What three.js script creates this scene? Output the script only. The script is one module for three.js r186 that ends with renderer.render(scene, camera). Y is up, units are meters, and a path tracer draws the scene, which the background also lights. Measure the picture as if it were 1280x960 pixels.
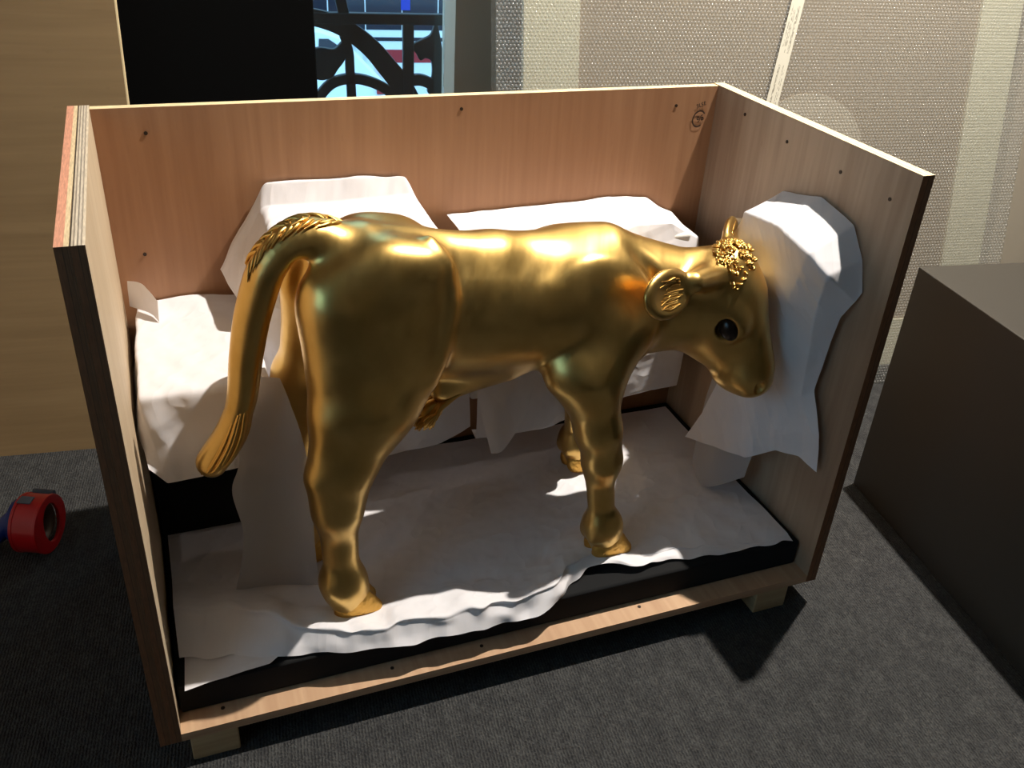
import * as THREE from 'three';
import { mergeGeometries, mergeVertices } from 'three/addons/utils/BufferGeometryUtils.js';
import { RoundedBoxGeometry } from 'three/addons/geometries/RoundedBoxGeometry.js';
import { RectAreaLightUniformsLib } from 'three/addons/lights/RectAreaLightUniformsLib.js';

// ------------------------------------------------------------------ camera, sky, lights, exposure
const scene = new THREE.Scene();
const camera = new THREE.PerspectiveCamera(45.314, 4 / 3, 0.05, 80);
camera.position.set(0.1252, 1.4485, 1.1694);
camera.rotation.set(-0.5371, -0.3981, 0.0632, 'YXZ');
scene.add(camera);
const renderer = new THREE.WebGLRenderer();
renderer.toneMapping = THREE.LinearToneMapping;
renderer.toneMappingExposure = 1.0;
renderer.shadowMap.enabled = true;
RectAreaLightUniformsLib.init();
scene.background = new THREE.Color().setRGB(0.8, 1.7, 2.5);
const LAMP = new THREE.Vector3(1.96, 3.33, -0.37);
const lamp = new THREE.SpotLight(new THREE.Color().setRGB(1.0, 0.93, 0.83), 50, 0, 1.0, 0.6, 2);
lamp.position.copy(LAMP).add(new THREE.Vector3(0, -0.075, 0));
lamp.target.position.set(1.2, 0, -0.4);
lamp.castShadow = true;
lamp.shadow.radius = 1.2;
lamp.shadow.mapSize.set(2048, 2048);
scene.add(lamp, lamp.target);
const sun = new THREE.DirectionalLight(new THREE.Color().setRGB(0.42, 0.74, 0.98), 1.25); // lights the street; it stands behind the house and does not enter the room
sun.position.set(3, 14, 14); sun.target.position.set(1.5, -2, -12); sun.castShadow = true; sun.shadow.mapSize.set(2048, 2048);
Object.assign(sun.shadow.camera, { left: -20, right: 20, top: 20, bottom: -20, near: 1, far: 70 });
scene.add(sun, sun.target);

// ------------------------------------------------------------------ helpers
let seed = 7;
const rnd = () => { seed = (seed * 1664525 + 1013904223) >>> 0; return seed / 4294967296; };
const rr = (a, b) => a + (b - a) * rnd();
const V = (x, y, z) => new THREE.Vector3(x, y, z);
const names = {};
function numbered(n) { names[n] = (names[n] || 0) + 1; return names[n] === 1 ? n : n + '_' + String(names[n] - 1).padStart(3, '0'); }
function shadow(m) { m.castShadow = true; m.receiveShadow = true; return m; }
function thing(name, label, category, pos = [0, 0, 0], turn = 0, group) {
  const o = new THREE.Group(); o.name = numbered(name); scene.add(o);
  o.position.set(...pos); o.rotation.y = turn; o.userData = { label, category };
  if (group) o.userData.group = group;
  return o;
}
function part(name, geo, mat, parent, label) {
  const m = shadow(new THREE.Mesh(geo, mat)); m.name = name; parent.add(m);
  if (label) m.userData.label = label;
  return m;
}
function single(name, geo, mat, label, category, group) {
  const m = part(numbered(name), geo, mat, scene); m.userData = { label, category }; if (group) m.userData.group = group; return m;
}
function struct(name, geo, mat, parent = scene) {
  const m = part(name, geo, mat, parent); m.userData.kind = 'structure'; return m;
}
const box = (w, h, d, x = 0, y = 0, z = 0) => new THREE.BoxGeometry(w, h, d).translate(x, y, z);
const rbox = (w, h, d, r, x = 0, y = 0, z = 0, seg = 2) => new RoundedBoxGeometry(w, h, d, seg, r).translate(x, y, z);
// boxes with uv in metres (u along the first named axis)
function metreUV(g, sx = 1, sy = 1, grain = 'y') {
  const p = g.attributes.position, n = g.attributes.normal, uv = new Float32Array(p.count * 2);
  for (let i = 0; i < p.count; i++) {
    const a = Math.abs(n.getX(i)), b = Math.abs(n.getY(i)), c = Math.abs(n.getZ(i));
    let u, v;
    if (a >= b && a >= c) { u = p.getZ(i); v = p.getY(i); } else if (b >= c) { u = p.getX(i); v = p.getZ(i); } else { u = p.getX(i); v = p.getY(i); }
    if (grain === 'x') { const t = u; u = v; v = t; }
    uv[2 * i] = u * sx; uv[2 * i + 1] = v * sy;
  }
  g.setAttribute('uv', new THREE.BufferAttribute(uv, 2)); return g;
}
// periodic value noise
const PERM = new Uint8Array(65536); { let s = 12345; for (let i = 0; i < 65536; i++) { s = (s * 1103515245 + 12345) & 0x7fffffff; PERM[i] = (s >> 12) & 255; } }
const hash2 = (x, y) => { let h = (Math.imul(x, 374761393) + Math.imul(y, 668265263)) | 0; h = Math.imul(h ^ (h >>> 13), 1274126177); h = Math.imul(h ^ (h >>> 15), 2246822519); return ((h ^ (h >>> 16)) >>> 0) / 4294967296; };
const sm = (t) => t * t * (3 - 2 * t);
function vnoise(x, y, px, py, o = 0) {
  const xi = Math.floor(x), yi = Math.floor(y), fx = sm(x - xi), fy = sm(y - yi);
  const m = (a, b) => ((a % b) + b) % b, x0 = m(xi, px) + o, x1 = m(xi + 1, px) + o, y0 = m(yi, py) + o * 3, y1 = m(yi + 1, py) + o * 3;
  const a = hash2(x0, y0), b = hash2(x1, y0), c = hash2(x0, y1), d = hash2(x1, y1);
  return a + (b - a) * fx + (c - a) * fy + (a - b - c + d) * fx * fy;
}
function fbm(u, v, fx, fy, oct = 4, o = 0) { let s = 0, a = 0.5, t = 0; for (let k = 0; k < oct; k++) { s += a * vnoise(u * fx, v * fy, fx, fy, o + k * 17); t += a; a *= 0.5; fx *= 2; fy *= 2; } return s / t; }
function noise3(x, y, z) { // cheap 3d value noise for shapes
  const xi = Math.floor(x), yi = Math.floor(y), zi = Math.floor(z), fx = sm(x - xi), fy = sm(y - yi), fz = sm(z - zi);
  const h = (a, b, c) => PERM[(a * 7349 + b * 9151 + c * 15731 + ((a * c + b) & 255) * 97) & 65535] / 255;
  const l = (a, b, t) => a + (b - a) * t;
  return l(l(l(h(xi, yi, zi), h(xi + 1, yi, zi), fx), l(h(xi, yi + 1, zi), h(xi + 1, yi + 1, zi), fx), fy), l(l(h(xi, yi, zi + 1), h(xi + 1, yi, zi + 1), fx), l(h(xi, yi + 1, zi + 1), h(xi + 1, yi + 1, zi + 1), fx), fy), fz);
}
function tex(w, h, fn, srgb = true, repeat = [1, 1]) {
  const d = new Uint8Array(w * h * 4);
  for (let j = 0; j < h; j++) for (let i = 0; i < w; i++) {
    const c = fn(i / w, j / h), k = (j * w + i) * 4;
    for (let q = 0; q < 3; q++) d[k + q] = Math.max(0, Math.min(255, Array.isArray(c) ? c[q] : c)); d[k + 3] = 255;
  }
  const t = new THREE.DataTexture(d, w, h, THREE.RGBAFormat); t.wrapS = t.wrapT = THREE.RepeatWrapping;
  t.magFilter = THREE.LinearFilter; t.minFilter = THREE.LinearMipmapLinearFilter; t.generateMipmaps = true;
  if (srgb) t.colorSpace = THREE.SRGBColorSpace; t.repeat.set(...repeat); t.needsUpdate = true; return t;
}
const mix = (a, b, t) => a.map((x, i) => x + (b[i] - x) * t);
const std = (o) => new THREE.MeshStandardMaterial(o);
const phys = (o) => new THREE.MeshPhysicalMaterial(o);
const rgb = (r, g, b) => new THREE.Color(`rgb(${r},${g},${b})`);

// ------------------------------------------------------------------ materials
// wood: grain runs along v (texture up), one tile is 1 m
function woodTex(base, dark, streak, o, blotch = 0.5) {
  return tex(512, 512, (u, v) => {
    const w = u + 0.012 * (fbm(u, v, 4, 3, 3, o + 5) - 0.5);
    const g = fbm(w, v, 46, 2, 4, o), f = fbm(w, v, 150, 7, 2, o + 9), b = fbm(u, v, 3, 3, 3, o + 3);
    let t = streak * ((g - 0.5) * 1.5 + (f - 0.5) * 0.7) + blotch * (b - 0.5);
    const pore = vnoise(w * 220, v * 26, 220, 26, o + 31); if (pore > 0.93) t += streak * 0.25;
    return mix(base, dark, Math.max(-0.4, Math.min(1, 0.3 + t)));
  });
}
const okoume = std({ map: woodTex([170, 126, 92], [142, 98, 68], 0.5, 1, 0.9), roughness: 0.55 });
const birch = std({ map: woodTex([196, 176, 148], [172, 148, 118], 0.5, 40, 0.7), roughness: 0.6 });
const mottled = std({ map: woodTex([176, 152, 128], [136, 110, 88], 0.5, 80, 2.2), roughness: 0.6 });
const pine = std({ map: woodTex([200, 164, 130], [164, 124, 92], 0.5, 120, 0.6), roughness: 0.65 });
const footWood = std({ map: woodTex([196, 170, 130], [150, 122, 86], 0.7, 160, 0.6), roughness: 0.75 });
const leanPly = std({ map: woodTex([150, 124, 88], [126, 102, 70], 0.5, 200, 0.5), roughness: 0.5 });
// plywood edges: u runs across the thickness
const plyTex = (bands, o) => tex(128, 256, (u, v) => { let c = bands[bands.length - 1][1]; for (const [t, k] of bands) if (u < t) { c = k; break; } const n = fbm(u, v, 16, 40, 3, o) - 0.5; return c.map((x) => x * (1 + 0.28 * n)); });
const redEdge = std({ map: plyTex([[0.62, [206, 146, 118]], [0.95, [214, 190, 150]], [1, [90, 70, 48]]], 3), roughness: 0.7 });
const greyEdge = std({ map: plyTex([[0.08, [60, 50, 40]], [0.2, [196, 180, 156]], [0.3, [140, 126, 110]], [0.45, [204, 190, 168]], [0.55, [136, 124, 110]], [0.7, [200, 186, 166]], [0.8, [150, 136, 120]], [1, [206, 190, 166]]], 5), roughness: 0.7 });
const paleEdge = std({ map: plyTex([[0.3, [236, 214, 168]], [0.42, [214, 184, 134]], [0.7, [240, 218, 174]], [0.8, [216, 186, 138]], [1, [238, 214, 170]]], 7), roughness: 0.7 });
const screwMat = std({ color: rgb(52, 40, 32), roughness: 0.5, metalness: 0.4 });
const darkEdge = std({ map: plyTex([[0.5, [126, 82, 52]], [0.54, [84, 58, 40]], [0.8, [118, 80, 52]], [0.85, [100, 70, 46]], [1, [122, 82, 54]]], 9), roughness: 0.75 });
// gold leaf
const goldRough = tex(512, 512, (u, v) => { const n = fbm(u, v, 10, 10, 5, 11), f = fbm(u, v, 70, 70, 2, 3), g = fbm(u, v, 6, 6, 3, 77); return 255 * (0.26 + 0.13 * n + 0.03 * (f - 0.5) + 0.02 * g); }, false, [4, 4]);
const goldBump = tex(512, 512, (u, v) => 255 * (0.6 * fbm(u, v, 24, 24, 4, 23) + 0.4 * fbm(u, v, 60, 60, 2, 5)), false, [4, 4]);
const goldMap = tex(512, 512, (u, v) => mix([226, 190, 118], [206, 168, 96], fbm(u, v, 8, 8, 5, 31)), true, [4, 4]);
const gold = phys({ map: goldMap, metalness: 1, roughness: 1, roughnessMap: goldRough });
const hoofGold = phys({ color: rgb(214, 168, 86), metalness: 1, roughness: 0.48, bumpMap: goldBump, bumpScale: 0.002 });
const hairGold = phys({ color: rgb(218, 174, 96), metalness: 1, roughness: 0.34 });
const earGold = phys({ color: rgb(170, 112, 56), metalness: 1, roughness: 0.5 });
const eyeMat = phys({ color: rgb(32, 17, 12), roughness: 0.28 });
// paper
const paperBump = tex(512, 512, (u, v) => 255 * (0.6 * fbm(u, v, 5, 5, 4, 51) + 0.4 * (1 - Math.abs(2 * fbm(u, v, 7, 7, 3, 71) - 1))), false, [2.2, 2.2]);
const paper = phys({ color: rgb(232, 229, 232), roughness: 0.9, bumpMap: paperBump, bumpScale: 0.01, transmission: 0.1, thickness: 0, side: THREE.DoubleSide });
const thinPaper = phys({ color: rgb(214, 212, 214), roughness: 0.8, bumpMap: paperBump, bumpScale: 0.004, transmission: 0.5, thickness: 0, side: THREE.DoubleSide });
const foamBlack = std({ color: rgb(14, 14, 15), roughness: 1 });
const foamCore = std({ color: rgb(232, 228, 222), roughness: 0.9 });
const plasticBlack = std({ color: rgb(26, 25, 24), roughness: 0.6 });

// ------------------------------------------------------------------ signed distance modelling
const smin = (a, b, k) => { const h = Math.max(k - Math.abs(a - b), 0) / k; return Math.min(a, b) - h * h * k * 0.25; };
const smax = (a, b, k) => -smin(-a, -b, k);
function cone(a, b, r1, r2) { // tapered capsule
  const ba = [b[0] - a[0], b[1] - a[1], b[2] - a[2]], l2 = ba[0] ** 2 + ba[1] ** 2 + ba[2] ** 2;
  return (x, y, z) => {
    const px = x - a[0], py = y - a[1], pz = z - a[2];
    let t = (px * ba[0] + py * ba[1] + pz * ba[2]) / l2; t = t < 0 ? 0 : t > 1 ? 1 : t;
    const dx = px - ba[0] * t, dy = py - ba[1] * t, dz = pz - ba[2] * t;
    return Math.sqrt(dx * dx + dy * dy + dz * dz) - (r1 + (r2 - r1) * t);
  };
}
function ell(c, r, axes) { // ellipsoid; axes = three unit vectors or nothing
  return (x, y, z) => {
    let px = x - c[0], py = y - c[1], pz = z - c[2];
    if (axes) { const a = px * axes[0].x + py * axes[0].y + pz * axes[0].z, b = px * axes[1].x + py * axes[1].y + pz * axes[1].z, d = px * axes[2].x + py * axes[2].y + pz * axes[2].z; px = a; py = b; pz = d; }
    const q0 = px / r[0], q1 = py / r[1], q2 = pz / r[2], k0 = Math.sqrt(q0 * q0 + q1 * q1 + q2 * q2);
    const k1 = Math.sqrt((q0 / r[0]) ** 2 + (q1 / r[1]) ** 2 + (q2 / r[2]) ** 2);
    return k1 < 1e-9 ? -Math.min(...r) : k0 * (k0 - 1) / k1;
  };
}
const tilt = (deg) => { const a = deg * Math.PI / 180; return [V(Math.cos(a), Math.sin(a), 0), V(-Math.sin(a), Math.cos(a), 0), V(0, 0, 1)]; };
function chain(pts, rs) { const fs = []; for (let i = 0; i + 1 < pts.length; i++) fs.push(cone(pts[i], pts[i + 1], rs[i], rs[i + 1])); return (x, y, z) => { let d = 1e9; for (const f of fs) { const e = f(x, y, z); if (e < d) d = e; } return d; }; }
// naive surface nets over a grid; blocks far from the surface are skipped
function surfaceNets(f, lo, hi, h, uvScale = 1) {
  const n = [0, 1, 2].map((i) => Math.ceil((hi[i] - lo[i]) / h / 8) * 8), N = n.map((k) => k + 1);
  const val = new Float32Array(N[0] * N[1] * N[2]).fill(1), id = (i, j, k) => i + N[0] * (j + N[1] * k);
  for (let bk = 0; bk < n[2]; bk += 8) for (let bj = 0; bj < n[1]; bj += 8) for (let bi = 0; bi < n[0]; bi += 8) {
    const d = f(lo[0] + (bi + 4) * h, lo[1] + (bj + 4) * h, lo[2] + (bk + 4) * h);
    const skip = Math.abs(d) > 8 * h * 1.35, sgn = d < 0 ? -1 : 1;
    for (let k = bk; k <= bk + 8; k++) for (let j = bj; j <= bj + 8; j++) for (let i = bi; i <= bi + 8; i++) {
      const q = id(i, j, k); if (skip) { if (val[q] === 1) val[q] = sgn * 0.99; continue; }
      val[q] = f(lo[0] + i * h, lo[1] + j * h, lo[2] + k * h);
    }
  }
  const vid = new Int32Array(n[0] * n[1] * n[2]).fill(-1), pos = [], cid = (i, j, k) => i + n[0] * (j + n[1] * k);
  for (let k = 0; k < n[2]; k++) for (let j = 0; j < n[1]; j++) for (let i = 0; i < n[0]; i++) {
    let s = 0, cx = 0, cy = 0, cz = 0, m = 0; const c = [];
    for (let q = 0; q < 8; q++) { const v = val[id(i + (q & 1), j + ((q >> 1) & 1), k + (q >> 2))]; c.push(v); if (v < 0) s++; }
    if (s === 0 || s === 8) continue;
    for (let q = 0; q < 8; q++) for (const b of [1, 2, 4]) if (!(q & b)) {
      const a0 = c[q], a1 = c[q | b]; if ((a0 < 0) === (a1 < 0)) continue;
      const t = a0 / (a0 - a1); cx += (q & 1) + (b === 1 ? t : 0); cy += ((q >> 1) & 1) + (b === 2 ? t : 0); cz += (q >> 2) + (b === 4 ? t : 0); m++;
    }
    vid[cid(i, j, k)] = pos.length / 3; pos.push(lo[0] + (i + cx / m) * h, lo[1] + (j + cy / m) * h, lo[2] + (k + cz / m) * h);
  }
  const idx = [], quad = (a, b, c, d, flip) => { if (a < 0 || b < 0 || c < 0 || d < 0) return; flip ? idx.push(a, c, b, a, d, c) : idx.push(a, b, c, a, c, d); };
  for (let k = 1; k < n[2]; k++) for (let j = 1; j < n[1]; j++) for (let i = 1; i < n[0]; i++) {
    const v = val[id(i, j, k)] < 0;
    if (v !== (val[id(i + 1, j, k)] < 0)) quad(vid[cid(i, j - 1, k - 1)], vid[cid(i, j, k - 1)], vid[cid(i, j, k)], vid[cid(i, j - 1, k)], !v);
    if (v !== (val[id(i, j + 1, k)] < 0)) quad(vid[cid(i - 1, j, k - 1)], vid[cid(i - 1, j, k)], vid[cid(i, j, k)], vid[cid(i, j, k - 1)], !v);
    if (v !== (val[id(i, j, k + 1)] < 0)) quad(vid[cid(i - 1, j - 1, k)], vid[cid(i, j - 1, k)], vid[cid(i, j, k)], vid[cid(i - 1, j, k)], !v);
  }
  const nor = new Float32Array(pos.length), uv = new Float32Array(pos.length / 3 * 2), e = h * 0.45;
  for (let i = 0; i < pos.length; i += 3) {
    const x = pos[i], y = pos[i + 1], z = pos[i + 2];
    const gx = f(x + e, y, z) - f(x - e, y, z), gy = f(x, y + e, z) - f(x, y - e, z), gz = f(x, y, z + e) - f(x, y, z - e), l = Math.hypot(gx, gy, gz) || 1;
    nor[i] = gx / l; nor[i + 1] = gy / l; nor[i + 2] = gz / l;
    uv[i / 3 * 2] = (x + 0.62 * z) * uvScale; uv[i / 3 * 2 + 1] = (y + 0.48 * z) * uvScale;
  }
  const g = new THREE.BufferGeometry();
  g.setAttribute('position', new THREE.Float32BufferAttribute(pos, 3)); g.setAttribute('normal', new THREE.BufferAttribute(nor, 3)); g.setAttribute('uv', new THREE.BufferAttribute(uv, 2)); g.setIndex(idx);
  return g;
}
function strand(pts, r0, r1, radial = 6, seg = 10, mid = 1) { // tapered tube through points
  const c = new THREE.CatmullRomCurve3(pts), fr = c.computeFrenetFrames(seg, false), pos = [], nor = [], uv = [], idx = [];
  for (let i = 0; i <= seg; i++) {
    const t = i / seg, p = c.getPoint(t), r = (r0 + (r1 - r0) * t) * (1 + (mid - 1) * Math.sin(Math.PI * t));
    for (let j = 0; j <= radial; j++) { const a = j / radial * Math.PI * 2, d = fr.normals[i].clone().multiplyScalar(Math.cos(a)).addScaledVector(fr.binormals[i], Math.sin(a)); pos.push(p.x + d.x * r, p.y + d.y * r, p.z + d.z * r); nor.push(d.x, d.y, d.z); uv.push(t, j / radial); }
  }
  for (let i = 0; i < seg; i++) for (let j = 0; j < radial; j++) { const a = i * (radial + 1) + j, b = a + radial + 1; idx.push(a, a + 1, b, b, a + 1, b + 1); }
  const ends = [[0, pts[0]], [seg, pts[pts.length - 1]]];
  for (const [i, p] of ends) { const k = pos.length / 3, tg = fr.tangents[i].clone().multiplyScalar(i ? 1 : -1); pos.push(p.x, p.y, p.z); nor.push(tg.x, tg.y, tg.z); uv.push(0, 0); for (let j = 0; j < radial; j++) { const a = i * (radial + 1) + j; i ? idx.push(k, a, a + 1) : idx.push(k, a + 1, a); } }
  const g = new THREE.BufferGeometry(); g.setAttribute('position', new THREE.Float32BufferAttribute(pos, 3)); g.setAttribute('normal', new THREE.Float32BufferAttribute(nor, 3)); g.setAttribute('uv', new THREE.Float32BufferAttribute(uv, 2)); g.setIndex(idx); return g;
}
// straight, sharp creases in random directions, each only where its mask is high
function crumple(p, freq, o) {
  let s = 0.7 * (noise3(p.x * freq * 0.5 + o, p.y * freq * 0.5 + 40, p.z * freq * 0.5 + 70) - 0.5);
  for (let k = 0; k < 7; k++) {
    const h = (i) => PERM[(o * 977 + k * 131 + i * 37) & 65535] / 255, a = h(1) * 6.283, c = h(2) * 2 - 1, r = Math.sqrt(1 - c * c);
    const f = freq * (0.5 + 0.9 * h(3)), w = 0.25 * (noise3(p.x * freq * 0.4 + k, p.y * freq * 0.4 + o, p.z * freq * 0.4 + 9) - 0.5);
    let t = (p.x * r * Math.cos(a) + p.y * c + p.z * r * Math.sin(a)) * f + h(4) * 7 + w; t -= Math.floor(t);
    const m = noise3(p.x * freq * 0.45 + k * 11 + 30, p.y * freq * 0.45 + o * 5 + 30, p.z * freq * 0.45 + k * 3 + 30);
    s += Math.max(0, m - 0.35) * 1.5 * (Math.abs(2 * t - 1) - 0.5) / (0.6 + f / freq);
  }
  return s;
}
// paper sheet through a grid of control points (rows of points), with crumples
function sheet(rows, nu, nv, amp, freq, o, sharp) {
  const R = rows.length, C = rows[0].length, cr = (a, b, c, d, t) => 0.5 * (2 * b + (c - a) * t + (2 * a - 5 * b + 4 * c - d) * t * t + (3 * b - a - 3 * c + d) * t * t * t);
  const at = (i, j, k) => rows[Math.max(0, Math.min(R - 1, i))][Math.max(0, Math.min(C - 1, j))][k];
  const S = (u, v) => { const x = u * (C - 1), y = v * (R - 1), j = Math.min(C - 2, Math.floor(x)), i = Math.min(R - 2, Math.floor(y)), s = x - j, t = y - i, out = []; for (let k = 0; k < 3; k++) { const q = [-1, 0, 1, 2].map((a) => cr(at(i + a, j - 1, k), at(i + a, j, k), at(i + a, j + 1, k), at(i + a, j + 2, k), s)); out.push(cr(...q, t)); } return V(...out); };
  const B = (u, v) => { const x = Math.max(0, Math.min(1, u)) * (C - 1), y = Math.max(0, Math.min(1, v)) * (R - 1), j = Math.min(C - 2, Math.floor(x)), i = Math.min(R - 2, Math.floor(y)), s = x - j, t = y - i; return V(...[0, 1, 2].map((k) => (at(i, j, k) * (1 - s) + at(i, j + 1, k) * s) * (1 - t) + (at(i + 1, j, k) * (1 - s) + at(i + 1, j + 1, k) * s) * t)); };
  const P = sharp ? (u, v) => { const a = 0.05 / (C - 1), b = 0.05 / (R - 1); return B(u - a, v).add(B(u + a, v)).add(B(u, v - b)).add(B(u, v + b)).multiplyScalar(0.25); } : S;
  const pos = [], uv = [], idx = [];
  for (let b = 0; b <= nv; b++) for (let a = 0; a <= nu; a++) {
    const u = a / nu, v = b / nv, p = P(u, v), e = 0.01, du = P(Math.min(1, u + e), v).sub(P(Math.max(0, u - e), v)), dv = P(u, Math.min(1, v + e)).sub(P(u, Math.max(0, v - e)));
    const n = du.cross(dv).normalize();
    p.addScaledVector(n, amp * crumple(p, freq, o));
    pos.push(p.x, p.y, p.z); uv.push(p.x + p.z * 0.4, p.y + p.z);
  }
  for (let b = 0; b < nv; b++) for (let a = 0; a < nu; a++) { const k = b * (nu + 1) + a; idx.push(k, k + nu + 1, k + 1, k + 1, k + nu + 1, k + nu + 2); }
  const g = new THREE.BufferGeometry(); g.setAttribute('position', new THREE.Float32BufferAttribute(pos, 3)); g.setAttribute('uv', new THREE.Float32BufferAttribute(uv, 2)); g.setIndex(idx); g.computeVertexNormals(); return g;
}
function extrude(pts, depth, bevel = 0, curve = false) { const s = new THREE.Shape(); if (curve) s.setFromPoints(new THREE.CatmullRomCurve3(pts.map(([x, y]) => V(x, y, 0)), true).getPoints(pts.length * 6).map((p) => new THREE.Vector2(p.x, p.y))); else s.setFromPoints(pts.map(([x, y]) => new THREE.Vector2(x, y))); return new THREE.ExtrudeGeometry(s, { depth, bevelEnabled: bevel > 0, bevelSize: bevel, bevelThickness: bevel, bevelSegments: 2, steps: 1 }); }

// ------------------------------------------------------------------ the room: frame turned a little from the crate
const YAW = 0.12845, ux = V(Math.cos(YAW), 0, Math.sin(YAW)), nn = V(-Math.sin(YAW), 0, Math.cos(YAW)), PW = V(2.2, 0, -1.18);
const at = (u, y, n) => { const p = PW.clone().addScaledVector(ux, u).addScaledVector(nn, n); p.y = y; return p; };
function room(o, u = 0, y = 0, n = 0) { o.position.copy(at(u, y, n)); o.rotation.y = -YAW; return o; }
const CEIL = 3.52, U0 = -3.1, U1 = 1.7, N1 = 5.4;
const wallMat = std({ color: rgb(168, 162, 154), roughness: 0.9 });
const backWallMat = std({ color: rgb(206, 194, 174), roughness: 0.9 });
const ceilMat = std({ color: rgb(232, 229, 224), roughness: 0.95 });
const carpetTex = tex(1024, 1024, (u, v) => { const rib = 0.5 + 0.5 * Math.cos(u * 2 * Math.PI * 170), n = vnoise(u * 512, v * 340, 512, 340, 3), m = fbm(u, v, 60, 40, 3, 21), k = 0.28 * rib + 0.72 * n; const c = mix([30, 30, 32], [92, 92, 89], k * 0.75 + 0.35 * (m - 0.5)); return c; });
const carpetBump = tex(1024, 1024, (u, v) => 255 * ((0.5 + 0.5 * Math.cos(u * 2 * Math.PI * 170)) * 0.4 + 0.6 * vnoise(u * 512, v * 340, 512, 340, 3)), false);
const carpet = std({ map: carpetTex, bumpMap: carpetBump, bumpScale: 0.004, roughness: 1 });
{
  const g = new THREE.BoxGeometry(U1 - U0 + 0.4, 0.1, N1 + 0.4); const p = g.attributes.position, uv = g.attributes.uv; for (let i = 0; i < p.count; i++) uv.setXY(i, p.getX(i), p.getZ(i));
  room(struct('floor', g, carpet), (U0 + U1) / 2, -0.05, N1 / 2);
  room(struct('ceiling', box(U1 - U0 + 0.4, 0.1, N1 + 0.4), ceilMat), (U0 + U1) / 2, CEIL + 0.05, N1 / 2);
  { // left wall with a high side window whose daylight reaches the side of the crate that faces the camera
    const n0 = 1.9, n1 = 3.3, y0 = 1.1, y1 = 2.3;
    room(struct('wall_left', mergeGeometries([box(0.2, CEIL, n0, 0, CEIL / 2, n0 / 2), box(0.2, CEIL, N1 - n1, 0, CEIL / 2, (N1 + n1) / 2), box(0.2, y0, n1 - n0, 0, y0 / 2, (n0 + n1) / 2), box(0.2, CEIL - y1, n1 - n0, 0, (CEIL + y1) / 2, (n0 + n1) / 2)]), wallMat), U0 - 0.1, 0, 0);
    room(struct('window_2', box(0.006, y1 - y0, n1 - n0, 0, (y0 + y1) / 2, (n0 + n1) / 2), phys({ color: 0xffffff, transmission: 1, thickness: 0, roughness: 0.02, ior: 1.5 })), U0 - 0.12, 0, 0);
  }
  room(struct('wall_right', box(0.2, CEIL, N1), wallMat), U1 + 0.1, CEIL / 2, N1 / 2);
  room(struct('wall_front', box(U1 - U0 + 0.4, CEIL, 0.2), wallMat), (U0 + U1) / 2, CEIL / 2, N1 + 0.1);
  // back wall with one tall opening
  const a = -1.66, b = -1.262, top = 2.3;
  const w = mergeGeometries([box(a - U0, CEIL, 0.2, (U0 + a) / 2, CEIL / 2, -0.1), box(U1 - b, CEIL, 0.2, (U1 + b) / 2, CEIL / 2, -0.1), box(b - a, CEIL - top, 0.2, (a + b) / 2, (CEIL + top) / 2, -0.1), box(b - a, 0.1, 0.2, (a + b) / 2, 0.05, -0.1)]);
  room(struct('wall_back', w, backWallMat));
}

// ------------------------------------------------------------------ the crate
const F = 0.0594, H = 0.928, L = 1.38, D = 0.674, TL = 0.0366, TR = 0.026, BT = 0.018;
const crate = thing('crate', 'large open-fronted plywood shipping crate standing on wooden blocks', 'crate');
function board(name, w, h, d, x, y, z, faces, label) { // faces: material per side [+x, -x, +y, -y, +z, -z]; edges have u across the thickness
  const g = metreUV(new THREE.BoxGeometry(w, h, d)), uv = g.attributes.uv, p = g.attributes.position;
  const thin = w < h && w < d ? 'x' : h < d ? 'y' : 'z';
  for (let s = 0; s < 6; s++) { if ((thin === 'x') === (s < 2) && (thin === 'y') === (s === 2 || s === 3)) continue; for (let k = 0; k < 4; k++) { const i = s * 4 + k; const t = thin === 'x' ? p.getX(i) / w + 0.5 : thin === 'y' ? p.getY(i) / h + 0.5 : p.getZ(i) / d + 0.5; const l = thin === 'x' ? (s < 4 ? p.getZ(i) : p.getY(i)) : thin === 'y' ? (s < 2 ? p.getZ(i) : p.getX(i)) : (s < 2 ? p.getY(i) : p.getX(i)); uv.setXY(i, t * 0.98 + 0.01, l * 2); } }
  const m = part(name, g.translate(x, y, z), faces, crate, label); return m;
}
board('side_panel', TL / 2, H, D, TL / 4, F + H / 2, -D / 2, [birch, pine, redEdge, redEdge, darkEdge, redEdge], 'outer left board with a reddish top edge');
board('side_panel', TL / 2 - 0.0006, H, D, TL * 0.75, F + H / 2, -D / 2, [birch, birch, greyEdge, greyEdge, darkEdge, greyEdge], 'inner left board with striped plies');
board('side_panel', TR, H, D, L - TR / 2, F + H / 2, -D / 2, [pine, mottled, paleEdge, paleEdge, darkEdge, paleEdge], 'right board with a pale top edge');
board('back_panel', L - TL - TR, H - 0.002, 0.02, (L + TL - TR) / 2, F + H / 2 - 0.001, -D + 0.01, [paleEdge, paleEdge, paleEdge, paleEdge, okoume, pine]);
board('base_board', L - TL - TR, BT, D - 0.02, (L + TL - TR) / 2, F + BT / 2, -(D - 0.02) / 2, [pine, pine, pine, pine, pine, pine]);
for (const z of [-0.047, -0.34, -0.61]) for (const x of [0.09, 1.27]) { part('foot', metreUV(rbox(0.082, F, 0.09, 0.003, x, F / 2, z), 1, 1, 'x'), footWood, crate); }
const screws = [];
for (const [x, y] of [[0.125, 0.938], [0.09, 0.7], [0.74, 0.958], [1.25, 0.945]]) screws.push(new THREE.CylinderGeometry(0.0036, 0.0036, 0.002, 12).rotateX(Math.PI / 2).translate(x, y, -D + 0.0205));
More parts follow.
